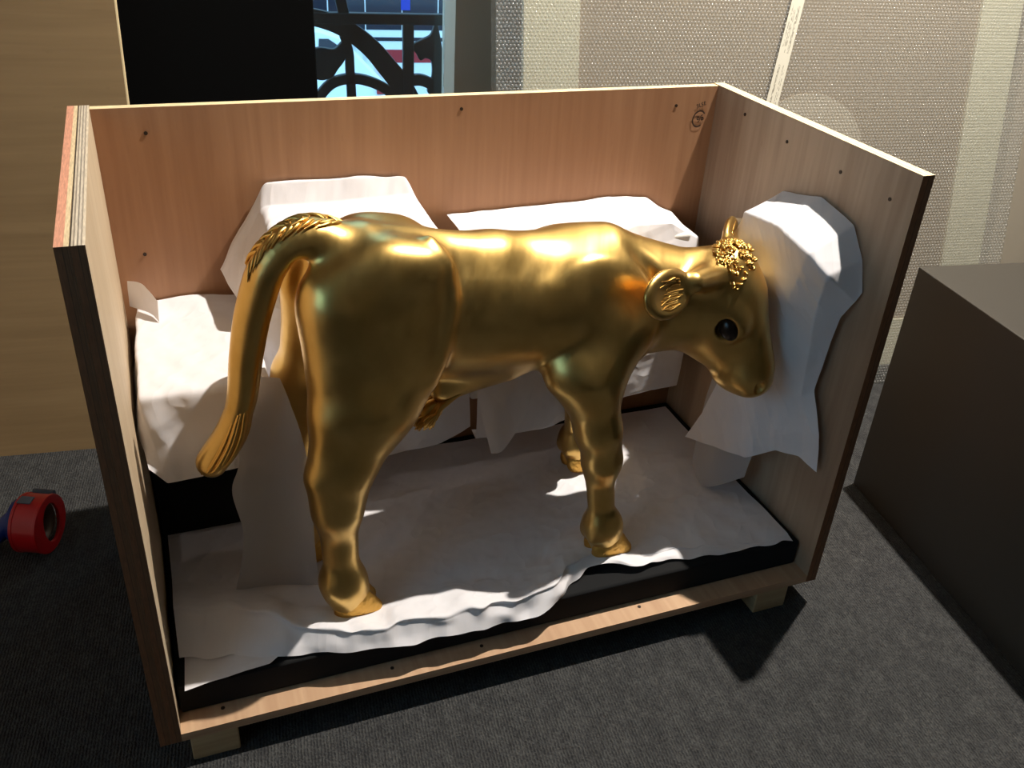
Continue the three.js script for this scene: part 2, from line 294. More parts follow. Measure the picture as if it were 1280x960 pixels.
for (const [y, z] of [[0.952, -0.535], [0.938, -0.375], [0.93, -0.2], [0.925, -0.06]]) screws.push(new THREE.CylinderGeometry(0.0036, 0.0036, 0.002, 12).rotateZ(Math.PI / 2).translate(L - TR - 0.0005, y, z));
for (const [x, z] of [[0.11, -0.035], [0.42, -0.03], [0.6, -0.03], [0.95, -0.03]]) screws.push(new THREE.CylinderGeometry(0.0036, 0.0036, 0.002, 12).translate(x, F + BT + 0.0002, z));
for (const g of screws) part('screw', g, screwMat, crate);

// black foam bed in the crate
const bed = single('foam_bed', rbox(L - TL - TR - 0.006, 0.0645, D - 0.068, 0.006, (L + TL - TR) / 2, F + BT + 0.0327, -0.044 - (D - 0.068) / 2), foamBlack, 'thick black foam slab lying on the crate floor under the calf', 'foam');

// ------------------------------------------------------------------ the golden calf
const calf = thing('calf_statue', 'gold-leafed calf statue standing in the open crate with lowered head', 'statue', [0.34, 0.149, -0.22], 0.095);
// head frame: f along the face, d out of the forehead, l to the near side
const HY = 0.95, HP = 1.1, HR = 0.04, HS = 0.955, HO = V(0.824, 0.622, 0.088);
const HM = new THREE.Matrix4().makeRotationY(-HY).multiply(new THREE.Matrix4().makeRotationZ(-HP)).multiply(new THREE.Matrix4().makeRotationX(HR));
const hp = (f, d, l) => { const p = V(f, d, l).multiplyScalar(HS).applyMatrix4(HM).add(HO); return [p.x, p.y, p.z]; };
const hd = (f, d, l) => V(f, d, l).applyMatrix4(HM).normalize();
const hax = [hd(1, 0, 0), hd(0, 1, 0), hd(0, 0, 1)];
const hell = (c, r) => ell(hp(...c), r.map((x) => x * HS), hax);
const hcone = (a, b, r1, r2) => cone(hp(...a), hp(...b), r1 * HS, r2 * HS);
const parts = []; // [sdf, blend]
const add = (f, k) => parts.push([f, k]);
// trunk
add(ell([0.43, 0.532, -0.024], [0.27, 0.127, 0.118]), 0.05);
add(ell([0.565, 0.522, -0.014], [0.125, 0.128, 0.102]), 0.06);
add(ell([0.25, 0.572, -0.014], [0.2, 0.122, 0.104]), 0.06);
add(ell([0.1, 0.622, 0], [0.135, 0.105, 0.1]), 0.06);
add(cone([0.1, 0.715, 0], [0.33, 0.662, 0], 0.02, 0.02), 0.05);
add(cone([0.34, 0.646, -0.014], [0.57, 0.644, -0.01], 0.02, 0.03), 0.06);
for (const s of [1, -1]) {
  add(ell([0.165, 0.692, 0.07 * s], [0.045, 0.03, 0.03]), 0.05);
  add(cone([0.01, 0.66, 0.045 * s], [0.1, 0.69, 0.055 * s], 0.03, 0.03), 0.05);
}
// neck
add(ell([0.69, 0.516, 0.01], [0.17, 0.095, 0.07], [V(0.93, -0.25, 0.27).normalize(), V(0.24, 0.968, 0.07).normalize(), V(-0.279, 0, 0.96)]), 0.06);
add(cone([0.6, 0.55, 0], [0.785, 0.548, 0.055], 0.083, 0.062), 0.06);
add(cone([0.64, 0.46, 0], [0.78, 0.505, 0.07], 0.045, 0.056), 0.05);
// hind legs
for (const [s, x, hoS, hoW] of [[1, 0, 0.005, 0.093], [-1, -0.03, -0.031, -0.093]]) {
  const w = 0.09 * s;
  add(ell([0.098, 0.575, 0.062 * s], [0.118, 0.15, 0.056], tilt(-10)), 0.04);
  add(ell([0.082 + x * 0.3, 0.475, 0.077 * s], [0.092, 0.12, 0.05], tilt(-24)), 0.05);
  add(cone([0.025, 0.62, 0.05 * s], [0.02 + x * 0.6, 0.45, 0.074 * s], 0.045, 0.036), 0.05);
  add(cone([0.07 + x * 0.6, 0.44, w], [0.02 + x, 0.34, hoW], 0.058, 0.044), 0.05);
  add(cone([0.02 + x, 0.34, hoW], [0.006 + x, 0.265, hoW], 0.042, 0.038), 0.04);
  add(cone([0.0 + x * 0.8, 0.44, w], [-0.026 + x, 0.33, hoW], 0.026, 0.018), 0.045);
  add(cone([-0.026 + x, 0.33, hoW], [-0.016 + x, 0.25, hoW], 0.018, 0.022), 0.03);
  add(cone([0.004 + x, 0.27, hoW], [hoS, 0.09, hoW], 0.034, 0.029), 0.04);
  add(cone([-0.018 + x, 0.22, hoW], [hoS - 0.016, 0.1, hoW], 0.014, 0.016), 0.015);
  add(ell([hoS + 0.003, 0.082, hoW], [0.031, 0.034, 0.032]), 0.04);
  add(cone([hoS + 0.006, 0.07, hoW], [hoS + 0.022, 0.034, hoW], 0.03, 0.027), 0.03);
  add(cone([hoS - 0.006, 0.085, hoW], [hoS + 0.004, 0.034, hoW], 0.031, 0.03), 0.03);
}
// fore legs
for (const [s, kS, kW, hS_, hW] of [[1, 0.533, 0.125, 0.566, 0.136], [-1, 0.625, -0.122, 0.672, -0.158]]) {
  const e = s > 0 ? 0 : 0.04;
  add(ell([0.515, 0.542, 0.066 * s - 0.006], [0.085, 0.11, 0.036], tilt(18)), 0.06);
  add(ell([0.582, 0.485, 0.062 * s], [0.045, 0.06, 0.042]), 0.06);
  add(cone([0.55 + e, 0.49, 0.075 * s], [0.502 + e, 0.42, 0.09 * s], 0.056, 0.054), 0.05);
  add(ell([0.447 + e, 0.44, 0.09 * s], [0.03, 0.036, 0.028], tilt(-30)), 0.035);
  add(cone([0.502 + e, 0.42, 0.094 * s], [kS - 0.012, 0.31, kW * 0.94], 0.06, 0.042), 0.05);
  add(cone([kS - 0.012, 0.31, kW * 0.94], [kS, 0.25, kW], 0.042, 0.034), 0.03);
  add(ell([kS + 0.001, 0.243, kW], [0.034, 0.04, 0.034]), 0.03);
  add(cone([kS, 0.225, kW], [hS_ - 0.02, 0.1, hW], 0.028, 0.0245), 0.03);
  add(cone([kS - 0.02, 0.21, kW], [hS_ - 0.036, 0.1, hW], 0.012, 0.014), 0.012);
  add(ell([hS_ - 0.018, 0.08, hW], [0.033, 0.03, 0.034]), 0.03);
  add(cone([hS_ - 0.024, 0.08, hW], [hS_ - 0.012, 0.034, hW], 0.029, 0.027), 0.03);
  add(cone([hS_ - 0.014, 0.072, hW], [hS_ + 0.004, 0.034, hW], 0.029, 0.027), 0.03);
  for (const q of [1, -1]) add(ell([hS_ - 0.048, 0.066, hW + 0.015 * q], [0.011, 0.015, 0.011]), 0.012);
}
// skin fold in front of the thigh
add(chain([[0.19, 0.72, 0.055], [0.214, 0.69, 0.078], [0.216, 0.63, 0.092], [0.2, 0.56, 0.094], [0.165, 0.49, 0.09]], [0.01, 0.01, 0.01, 0.012, 0.02]), 0.02);
// sheath
add(cone([0.36, 0.425, 0], [0.24, 0.4, 0], 0.024, 0.026), 0.05);
// tail
const TAIL = [[0.07, 0.7, 0], [0.0, 0.728, 0], [-0.055, 0.7, 0.002], [-0.09, 0.63, 0.004], [-0.112, 0.55, 0.006], [-0.13, 0.46, 0.008], [-0.155, 0.4, 0.01], [-0.19, 0.355, 0.012]];
{
  const c = new THREE.CatmullRomCurve3(TAIL.map((p) => V(...p))), ps = c.getPoints(40).map((p) => [p.x, p.y, p.z]);
  const rs = ps.map((_, i) => { const t = i / 40; return t < 0.3 ? 0.043 - 0.03 * t : t < 0.75 ? 0.034 - 0.022 * (t - 0.3) : 0.0241 + 0.004 * Math.sin((t - 0.75) / 0.25 * 2.4); });
  add(chain(ps, rs), 0.03);
}
// head
add(hell([0.062, -0.062, 0], [0.085, 0.078, 0.075]), 0.05);
add(hell([0.02, -0.014, 0], [0.045, 0.03, 0.044]), 0.04);
add(hcone([0.08, -0.054, 0], [0.245, -0.054, 0], 0.065, 0.046), 0.04);
add(hcone([0.09, -0.03, -0.012], [0.22, -0.036, -0.006], 0.046, 0.034), 0.03);
add(hell([0.258, -0.064, 0], [0.042, 0.05, 0.049]), 0.03);
add(hell([0.285, -0.052, 0], [0.022, 0.034, 0.04]), 0.016);
add(hcone([0.05, -0.13, 0], [0.235, -0.102, 0], 0.052, 0.034), 0.04);
for (const s of [1, -1]) {
  add(hell([0.075, -0.105, 0.034 * s], [0.066, 0.066, 0.038]), 0.04);
  add(hell([0.128, -0.112, 0.034 * s], [0.07, 0.05, 0.032]), 0.04);
  add(hell([0.112, -0.024, 0.056 * s], [0.036, 0.02, 0.018]), 0.02);
  add(hell([0.125, -0.04, 0.058 * s], [0.032, 0.027, 0.017]), 0.012);
}
add(cone([0.76, 0.596, 0.1], [0.685, 0.608, 0.132], 0.026, 0.02), 0.03);
add(cone([0.85, 0.6, 0.03], [0.895, 0.588, -0.025], 0.026, 0.02), 0.03);
const EAR = {};
for (const [s, e, n0, C] of [[1, V(-0.94, 0.06, 0.3), V(0.22, 0.3, 0.93), [0.618, 0.6, 0.146]], [-1, V(0.72, 0.1, -0.68), V(0.75, 0.25, 0.6), [0.93, 0.582, -0.066]]]) { // ear: flattened leaf, hollow towards the front
  e.normalize(); const n = n0.clone().addScaledVector(e, -n0.dot(e)).normalize(), m = e.clone().cross(n), c = V(...C);
  const hollow = c.clone().addScaledVector(n, 0.019).addScaledVector(e, 0.004);
  const A = ell(C, [0.07, 0.016, 0.047], [e, n, m]), B = ell([hollow.x, hollow.y, hollow.z], [0.059, 0.017, 0.039], [e, n, m]);
  add((x, y, z) => smax(A(x, y, z), -B(x, y, z), 0.006), 0.014); EAR[s] = { e, n, m, c };
}
const carve = [
  [chain([[0.6, 0.67, 0.055], [0.632, 0.6, 0.08], [0.634, 0.53, 0.086], [0.6, 0.44, 0.1]], [0.001, 0.004, 0.004, 0.001]), 0.03],   // in front of the shoulder
  [chain([[0.205, 0.745, 0.05], [0.232, 0.69, 0.088], [0.234, 0.62, 0.106], [0.214, 0.54, 0.118]], [0.001, 0.003, 0.003, 0.001]), 0.024], // in front of the thigh
  [cone([-0.02, 0.7, 0], [-0.05, 0.42, 0], 0.01, 0.014), 0.05],           // cleft between the thighs
  ...[1, -1].map((s) => [hell([0.282, -0.026, 0.034 * s], [0.015, 0.014, 0.01]), 0.005]),
  ...[1, -1].map((s) => [ell(hp(0.126, -0.04, 0.08 * s), [0.026, 0.021, 0.014], hax), 0.006]),
];
const body = (x, y, z) => { let d = 1; for (const [f, k] of parts) d = d === 1 ? f(x, y, z) : smin(d, f(x, y, z), k); for (const [f, k] of carve) d = smax(d, -f(x, y, z), k); return Math.max(d, 0.018 - y); };
part('body', surfaceNets(body, [-0.26, -0.01, -0.22], [1.06, 0.79, 0.27], 0.0045), gold, calf);
// eyes
for (const s of [1, -1]) { const g = new THREE.SphereGeometry(0.0235, 28, 18); g.scale(1.08, 0.84, 0.72).applyMatrix4(HM).translate(...hp(0.126, -0.04, 0.067 * s)); part('eye', g, eyeMat, calf, 'dark brown glass eye'); }
// hooves: two claws each
for (const [S, W] of [[0.005, 0.093], [-0.031, -0.093], [0.566 - 0.02, 0.136], [0.672 - 0.02, -0.158]]) {
  const cl = [1, -1].map((q) => [cone([S + 0.018, 0.05, W + 0.012 * q], [S + 0.052, 0.016, W + 0.018 * q], 0.026, 0.016), ell([S + 0.012, 0.024, W + 0.016 * q], [0.038, 0.036, 0.021], tilt(-10))]);
  const f = (x, y, z) => { let d = 1; for (const [c, e] of cl) d = Math.min(d, smin(c(x, y, z), e(x, y, z), 0.014)); const n = noise3(x * 160, y * 160, z * 160) - 0.5; return smax(smax(d + 0.0014 * n, -y + 0.0005, 0.004), y - 0.07 + (x - S - 0.02) * 0.3, 0.006); };
  part('hoof', surfaceNets(f, [S - 0.05, -0.008, W - 0.055], [S + 0.09, 0.076, W + 0.055], 0.003), hoofGold, calf);
}
// tuft at the end of the tail, hair along its root, curls on the poll, hair under the belly, hair in the ears
{
  const g = [];
  for (let i = 0; i < 70; i++) {
    const a = i / 70 * Math.PI * 2 * 5 + rr(-0.2, 0.2), l = rr(0.6, 1), q = i % 3 ? rr(0.85, 1.08) : 0.65, ca = Math.cos(a) * q, sa = Math.sin(a) * q;
    g.push(strand([V(-0.133 + 0.017 * ca, 0.452 + 0.01 * ca, 0.009 + 0.02 * sa), V(-0.152 + 0.028 * ca, 0.405 + 0.012 * ca, 0.01 + 0.032 * sa), V(-0.178 + 0.03 * ca, 0.365 + 0.01 * ca, 0.012 + 0.033 * sa), V(-0.199 + 0.012 * ca, 0.332 + 0.012 * l, 0.013 + 0.014 * sa)], 0.0042, 0.002, 6, 10, 1.35));
  }
  part('tail_tuft', mergeGeometries(g), hairGold, calf, 'carved hair tuft');
  const t = [], c = new THREE.CatmullRomCurve3(TAIL.map((p) => V(...p)));
  for (let i = 0; i < 40; i++) {
    const u = 0.05 + 0.26 * i / 40 + rr(-0.01, 0.01), p = c.getPoint(u), tg = c.getTangent(u), up = V(-tg.y, tg.x, 0).multiplyScalar(tg.x < 0 ? -1 : 1), side = (i % 2 ? 1 : -1), r = 0.0405 - 0.03 * u;
    const a0 = rr(0, 0.25) * side, a1 = a0 + rr(0.35, 0.7) * side, o = (a, k) => up.clone().multiplyScalar(Math.cos(a) * (r + k)).add(V(0, 0, Math.sin(a) * (r + k)));
    t.push(strand([p.clone().add(o(a0, 0)), p.clone().addScaledVector(tg, 0.012).add(o((a0 + a1) / 2, 0.003)), p.clone().addScaledVector(tg, 0.03).add(o(a1, 0.001))], 0.0045, 0.001, 6, 7, 1.4));
  }
  part('tail_hair', mergeGeometries(t), hairGold, calf, 'short carved hair on the tail root');
  const k = [];
  for (let i = 0; i < 130; i++) {
    const f = rr(-0.05, 0.045), l = rr(-0.044, 0.044); if ((f / 0.05) ** 2 + (l / 0.045) ** 2 > 1) continue;
    const P = V(HO.x - 0.02 + f, 0.78, HO.z + 0.004 + l - 0.3 * f), N = V(0.25, 0.95, 0.15).normalize(); let s = 0; for (let q = 0; q < 40; q++) s += body(P.x, P.y - s, P.z) * 0.8; P.y -= s; s = 0;
    const Q = P.addScaledVector(N, s + 0.001), a = rr(0, 6.3), e1 = V(Math.cos(a), -0.25 * Math.cos(a), Math.sin(a)).normalize(), e2 = N.clone().cross(e1), R = rr(0.004, 0.007), pts = [];
    for (let j = 0; j <= 5; j++) { const b = j / 5 * 4.6; pts.push(Q.clone().addScaledVector(e1, R * Math.cos(b) * (1 - 0.1 * j)).addScaledVector(e2, R * Math.sin(b) * (1 - 0.1 * j)).addScaledVector(N, 0.004 * Math.sin(j / 5 * 3))); }
    k.push(strand(pts, 0.003, 0.0015, 5, 9, 1.2));
  }
  part('poll_curls', mergeGeometries(k), hairGold, calf, 'carved curls on the crown of the head');
  const b = [];
  for (let i = 0; i < 54; i++) {
    const a = i / 54 * Math.PI * 2, ca = Math.cos(a), sa = Math.sin(a), L = rr(0.7, 1), w = rr(-0.006, 0.006);
    b.push(strand([V(0.262 + 0.02 * ca, 0.395 + 0.008 * ca, 0.024 * sa), V(0.23 + 0.02 * ca + w, 0.375 + 0.018 * ca, 0.024 * sa), V(0.207 + 0.026 * ca, 0.352 + 0.01 * ca + w, 0.028 * sa), V(0.2 + 0.016 * ca + w, 0.352 - 0.026 * L, 0.018 * sa)], 0.0034, 0.0014, 6, 9, 1.2));
  }
  b.push(new THREE.SphereGeometry(1, 18, 12).scale(0.026, 0.02, 0.017).rotateZ(0.5).translate(0.215, 0.358, 0));
  part('belly_tuft', mergeGeometries(b.map((q) => q.index ? q : q)), hairGold, calf, 'carved hair tuft under the belly');
  for (const s of [1, -1]) {
    const { e, n, m, c: ec } = EAR[s], h = [];
    for (let i = 0; i < 26; i++) {
      const y = rr(-0.028, 0.028), lim = 0.046 * Math.sqrt(1 - (y / 0.034) ** 2), x0 = -lim * rr(0.5, 0.9), x1 = x0 + rr(0.025, 0.055), pt = (x, yy) => { const P = ec.clone().addScaledVector(e, x + 0.004).addScaledVector(m, yy).addScaledVector(n, 0.03); let q = 0; for (let k2 = 0; k2 < 24; k2++) { const Q = P.clone().addScaledVector(n, -q); q += body(Q.x, Q.y, Q.z) * 0.7; if (q > 0.06) break; } return P.addScaledVector(n, -Math.min(q, 0.045) + 0.0005); };
      const xe = Math.min(x1, lim * 0.85); h.push(strand([pt(x0, y), pt((x0 + xe) / 2, y + rr(-0.004, 0.004)), pt(xe, y + rr(-0.006, 0.006))], 0.0024, 0.0008, 5, 6, 1.3));
    }
    part('ear_hair', mergeGeometries(h), hairGold, calf, 'carved hair inside the ear');
  }
}

// ------------------------------------------------------------------ wrapped blocks and paper in the crate
function fill(g) { return g; }
{ // black foam support and paper-wrapped block on the left
  single('foam_support', rbox(0.225, 0.262, 0.19, 0.005, 0.1525, 0.2735, -0.557), foamBlack, 'black foam support block in the left rear corner of the crate under the wrapped block', 'foam');
  const t = thing('wrapped_block', 'white paper-wrapped block in the left end of the crate under the tail', 'block');
  part('core', rbox(0.19, 0.13, 0.33, 0.008, 0.162, 0.51, -0.47), foamCore, t);
  part('wrapping_paper', sheet(([
    [[0.042, 0.47, -0.65], [0.06, 0.6, -0.65], [0.17, 0.607, -0.65], [0.258, 0.6, -0.64], [0.288, 0.4, -0.64], [0.29, 0.18, -0.64]],
    [[0.04, 0.5, -0.5], [0.052, 0.6, -0.5], [0.17, 0.595, -0.5], [0.265, 0.597, -0.5], [0.286, 0.4, -0.5], [0.288, 0.18, -0.5]],
    [[0.04, 0.5, -0.3], [0.05, 0.588, -0.292], [0.17, 0.59, -0.287], [0.274, 0.588, -0.287], [0.288, 0.4, -0.29], [0.29, 0.18, -0.3]],
    [[0.048, 0.46, -0.262], [0.075, 0.426, -0.255], [0.16, 0.435, -0.25], [0.215, 0.44, -0.25], [0.278, 0.4, -0.255], [0.287, 0.18, -0.265]]]), 130, 100, 0.007, 13, 1, true), paper, t);
  part('loose_flap', sheet([[[0.05, 0.655, -0.635], [0.08, 0.66, -0.6], [0.1, 0.64, -0.56]], [[0.046, 0.6, -0.635], [0.08, 0.605, -0.59], [0.1, 0.6, -0.55]]], 14, 14, 0.006, 14, 2), paper, t);
}
single('paper_drape', sheet([
  [[0.2, 0.6, -0.295], [0.25, 0.612, -0.27], [0.283, 0.615, -0.25]], [[0.2, 0.47, -0.24], [0.26, 0.5, -0.228], [0.303, 0.54, -0.205]], [[0.18, 0.41, -0.225], [0.25, 0.415, -0.22], [0.317, 0.42, -0.2]],
  [[0.19, 0.3, -0.225], [0.25, 0.3, -0.23], [0.316, 0.28, -0.2]], [[0.165, 0.158, -0.245], [0.24, 0.157, -0.235], [0.322, 0.157, -0.212]]], 60, 90, 0.01, 7, 3), thinPaper, 'thin translucent paper sheet hanging from the wrapped block beside the hind legs', 'paper');
{ // tall wrapped box at the back, left of the middle
  const t = thing('wrapped_box', 'white paper-wrapped box with a raised rim against the back panel behind the rump', 'box');
  part('core', rbox(0.27, 0.46, 0.165, 0.008, 0.477, 0.525, -0.5575), foamCore, t);
  part('wrapping_paper', sheet(([
    [[0.226, 0.655, -0.645], [0.33, 0.832, -0.648], [0.47, 0.832, -0.648], [0.607, 0.828, -0.648], [0.662, 0.735, -0.645]],
    [[0.228, 0.655, -0.63], [0.326, 0.835, -0.63], [0.47, 0.835, -0.63], [0.612, 0.832, -0.63], [0.668, 0.73, -0.63]],
    [[0.232, 0.65, -0.615], [0.318, 0.795, -0.61], [0.47, 0.797, -0.605], [0.622, 0.8, -0.608], [0.675, 0.72, -0.615]],
    [[0.25, 0.63, -0.5], [0.32, 0.775, -0.48], [0.47, 0.775, -0.48], [0.635, 0.775, -0.48], [0.685, 0.7, -0.5]],
    [[0.27, 0.5, -0.46], [0.325, 0.55, -0.445], [0.47, 0.55, -0.445], [0.635, 0.55, -0.445], [0.7, 0.55, -0.455]],
    [[0.29, 0.3, -0.46], [0.33, 0.265, -0.445], [0.47, 0.262, -0.445], [0.64, 0.275, -0.445], [0.715, 0.3, -0.455]]]), 130, 130, 0.007, 13, 5, true), paper, t);
}
{ // long wrapped pad on the back panel
  const t = thing('wrapped_cushion', 'long white paper-wrapped cushion along the back of the crate behind the belly and forelegs', 'cushion');
  part('core', rbox(0.52, 0.36, 0.14, 0.008, 0.992, 0.515, -0.58), foamCore, t);
  const X = [0.71, 0.78, 0.9, 1.02, 1.1, 1.2, 1.275], T = [0.735, 0.735, 0.737, 0.737, 0.744, 0.735, 0.69], B = [0.3, 0.3, 0.3, 0.295, 0.29, 0.295, 0.29], Z = [-0.41, -0.402, -0.41, -0.455, -0.485, -0.5, -0.5];
  part('wrapping_paper', sheet(([
    X.map((x, i) => [x, T[i], -0.65]), X.map((x, i) => [x, T[i] - 0.012, Z[i] - 0.018]), X.map((x, i) => [x, T[i] - 0.06, Z[i]]),
    X.map((x, i) => [x, B[i], Z[i]]), X.map((x, i) => [x, B[i] + 0.006, Z[i] - 0.03])]), 160, 110, 0.008, 12, 7, true), paper, t);
  part('loose_flap', sheet([[[0.7, 0.47, -0.395], [0.76, 0.47, -0.392], [0.84, 0.45, -0.392]], [[0.715, 0.37, -0.388], [0.76, 0.36, -0.38], [0.82, 0.36, -0.39]], [[0.735, 0.28, -0.375], [0.757, 0.285, -0.37], [0.79, 0.31, -0.385]]], 30, 30, 0.008, 9, 9), paper, t);
}
{ // padded block on the right panel, its paper hanging down
  const t = thing('wrapped_pad', 'white paper-wrapped pad fixed to the right side of the crate beside the calf head', 'pad');
  part('core', rbox(0.05, 0.1, 0.18, 0.01, 1.323, 0.75, -0.24), foamCore, t);
  part('wrapping_paper', sheet(([
    [[1.35, 0.72, -0.4], [1.349, 0.842, -0.35], [1.349, 0.872, -0.23], [1.349, 0.852, -0.125], [1.349, 0.8, -0.08], [1.35, 0.74, -0.06]],
    [[1.275, 0.715, -0.395], [1.26, 0.805, -0.355], [1.255, 0.82, -0.235], [1.252, 0.805, -0.12], [1.272, 0.775, -0.078], [1.34, 0.72, -0.062]],
    [[1.26, 0.65, -0.34], [1.25, 0.69, -0.32], [1.25, 0.68, -0.23], [1.262, 0.68, -0.16], [1.29, 0.68, -0.105], [1.335, 0.68, -0.085]],
    [[1.262, 0.45, -0.315], [1.268, 0.45, -0.28], [1.28, 0.45, -0.22], [1.3, 0.46, -0.16], [1.32, 0.48, -0.12], [1.337, 0.5, -0.105]],
    [[1.262, 0.3, -0.36], [1.268, 0.32, -0.3], [1.282, 0.35, -0.22], [1.3, 0.38, -0.15], [1.322, 0.41, -0.1], [1.339, 0.42, -0.06]],
    [[1.26, 0.2, -0.41], [1.262, 0.235, -0.32], [1.28, 0.275, -0.2], [1.305, 0.33, -0.14], [1.325, 0.345, -0.09], [1.342, 0.335, -0.04]]]), 120, 150, 0.008, 12, 11, true), paper, t);
  part('under_sheet', sheet([[[1.31, 0.42, -0.4], [1.31, 0.41, -0.3], [1.32, 0.38, -0.19]], [[1.29, 0.28, -0.4], [1.28, 0.28, -0.3], [1.3, 0.29, -0.2]], [[1.26, 0.152, -0.36], [1.24, 0.153, -0.27], [1.29, 0.22, -0.2]]], 24, 30, 0.008, 8, 13), thinPaper, t);
  part('loose_flap', sheet([[[1.3, 0.77, -0.39], [1.285, 0.76, -0.43]], [[1.3, 0.7, -0.38], [1.28, 0.7, -0.44]]], 12, 12, 0.006, 14, 15), thinPaper, t);
}
{ // sheet on the floor of the crate
  const X = [0.05, 0.13, 0.2, 0.28, 0.35, 0.46, 0.6, 0.7, 0.765, 0.81, 0.85, 0.9, 0.95, 1.02, 1.1, 1.2, 1.33], E = [-0.105, -0.085, -0.06, -0.042, -0.03, -0.022, -0.018, -0.016, -0.036, -0.065, -0.09, -0.078, -0.062, -0.07, -0.06, -0.05, -0.046];
  const EY = [0.152, 0.152, 0.152, 0.15, 0.148, 0.142, 0.14, 0.138, 0.142, 0.148, 0.156, 0.168, 0.162, 0.152, 0.149, 0.148, 0.147], RZ = [-0.2, -0.18, -0.14, -0.075, -0.052, -0.044, -0.04, -0.038, -0.056, -0.1, -0.118, -0.115, -0.1, -0.1, -0.09, -0.075, -0.06], RY = [0.186, 0.192, 0.192, 0.186, 0.182, 0.18, 0.18, 0.178, 0.178, 0.174, 0.172, 0.172, 0.166, 0.154, 0.151, 0.15, 0.148];
  const at1 = (A, x) => { let i = 0; while (i < X.length - 2 && x > X[i + 1]) i++; const t = (x - X[i]) / (X[i + 1] - X[i]); return A[i] + (A[i + 1] - A[i]) * sm(Math.max(0, Math.min(1, t))); };
  const cols = []; for (let i = 0; i <= 56; i++) { const x = 0.05 + 1.28 * i / 56, j = (k, a) => a * (noise3(x * 22, k * 9.3, 4) + 0.5 * noise3(x * 55, k * 5.1, 8) - 0.75), e = at1(E, x), ey = at1(EY, x), rz = at1(RZ, x) + j(1, 0.02), ry = at1(RY, x) + j(2, 0.012), front = Math.min(1, Math.max(0, (1.1 - x) * 6));
    cols.push([[x, 0.149, -0.62], [x, 0.149, -0.5], [x, 0.149, -0.38], [x, 0.15, -0.28], [x, 0.151, rz - 0.11], [x, 0.152 + (ry - 0.152) * 0.3 + front * j(5, 0.006), rz - 0.075], [x, 0.152 + (ry - 0.152) * 0.75 + front * j(6, 0.008), rz - 0.03], [x, ry, rz], [x, ry * 0.75 + ey * 0.25 + front * j(3, 0.008), rz * 0.85 + e * 0.15 + front * j(7, 0.008)], [x, ry * 0.35 + ey * 0.65 + front * j(4, 0.008), rz * 0.35 + e * 0.65 + front * j(8, 0.01)], [x, ey + j(9, 0.006), e + j(10, 0.012)]]); }
  single('floor_paper', sheet(cols[0].map((_, r) => cols.map((c) => c[r])), 280, 150, 0.0045, 12, 17), paper, 'large crumpled white paper sheet spread over the foam bed under the calf', 'paper');
  single('paper_scrap', sheet([[[0.06, 0.15, -0.14], [0.16, 0.151, -0.13], [0.3, 0.15, -0.1]], [[0.058, 0.147, -0.1], [0.15, 0.15, -0.09], [0.25, 0.149, -0.08]], [[0.053, 0.148, -0.03], [0.12, 0.15, -0.036], [0.2, 0.149, -0.045]]], 40, 24, 0.004, 14, 19), paper, 'small torn paper corner lying at the front left of the foam bed', 'paper');
}

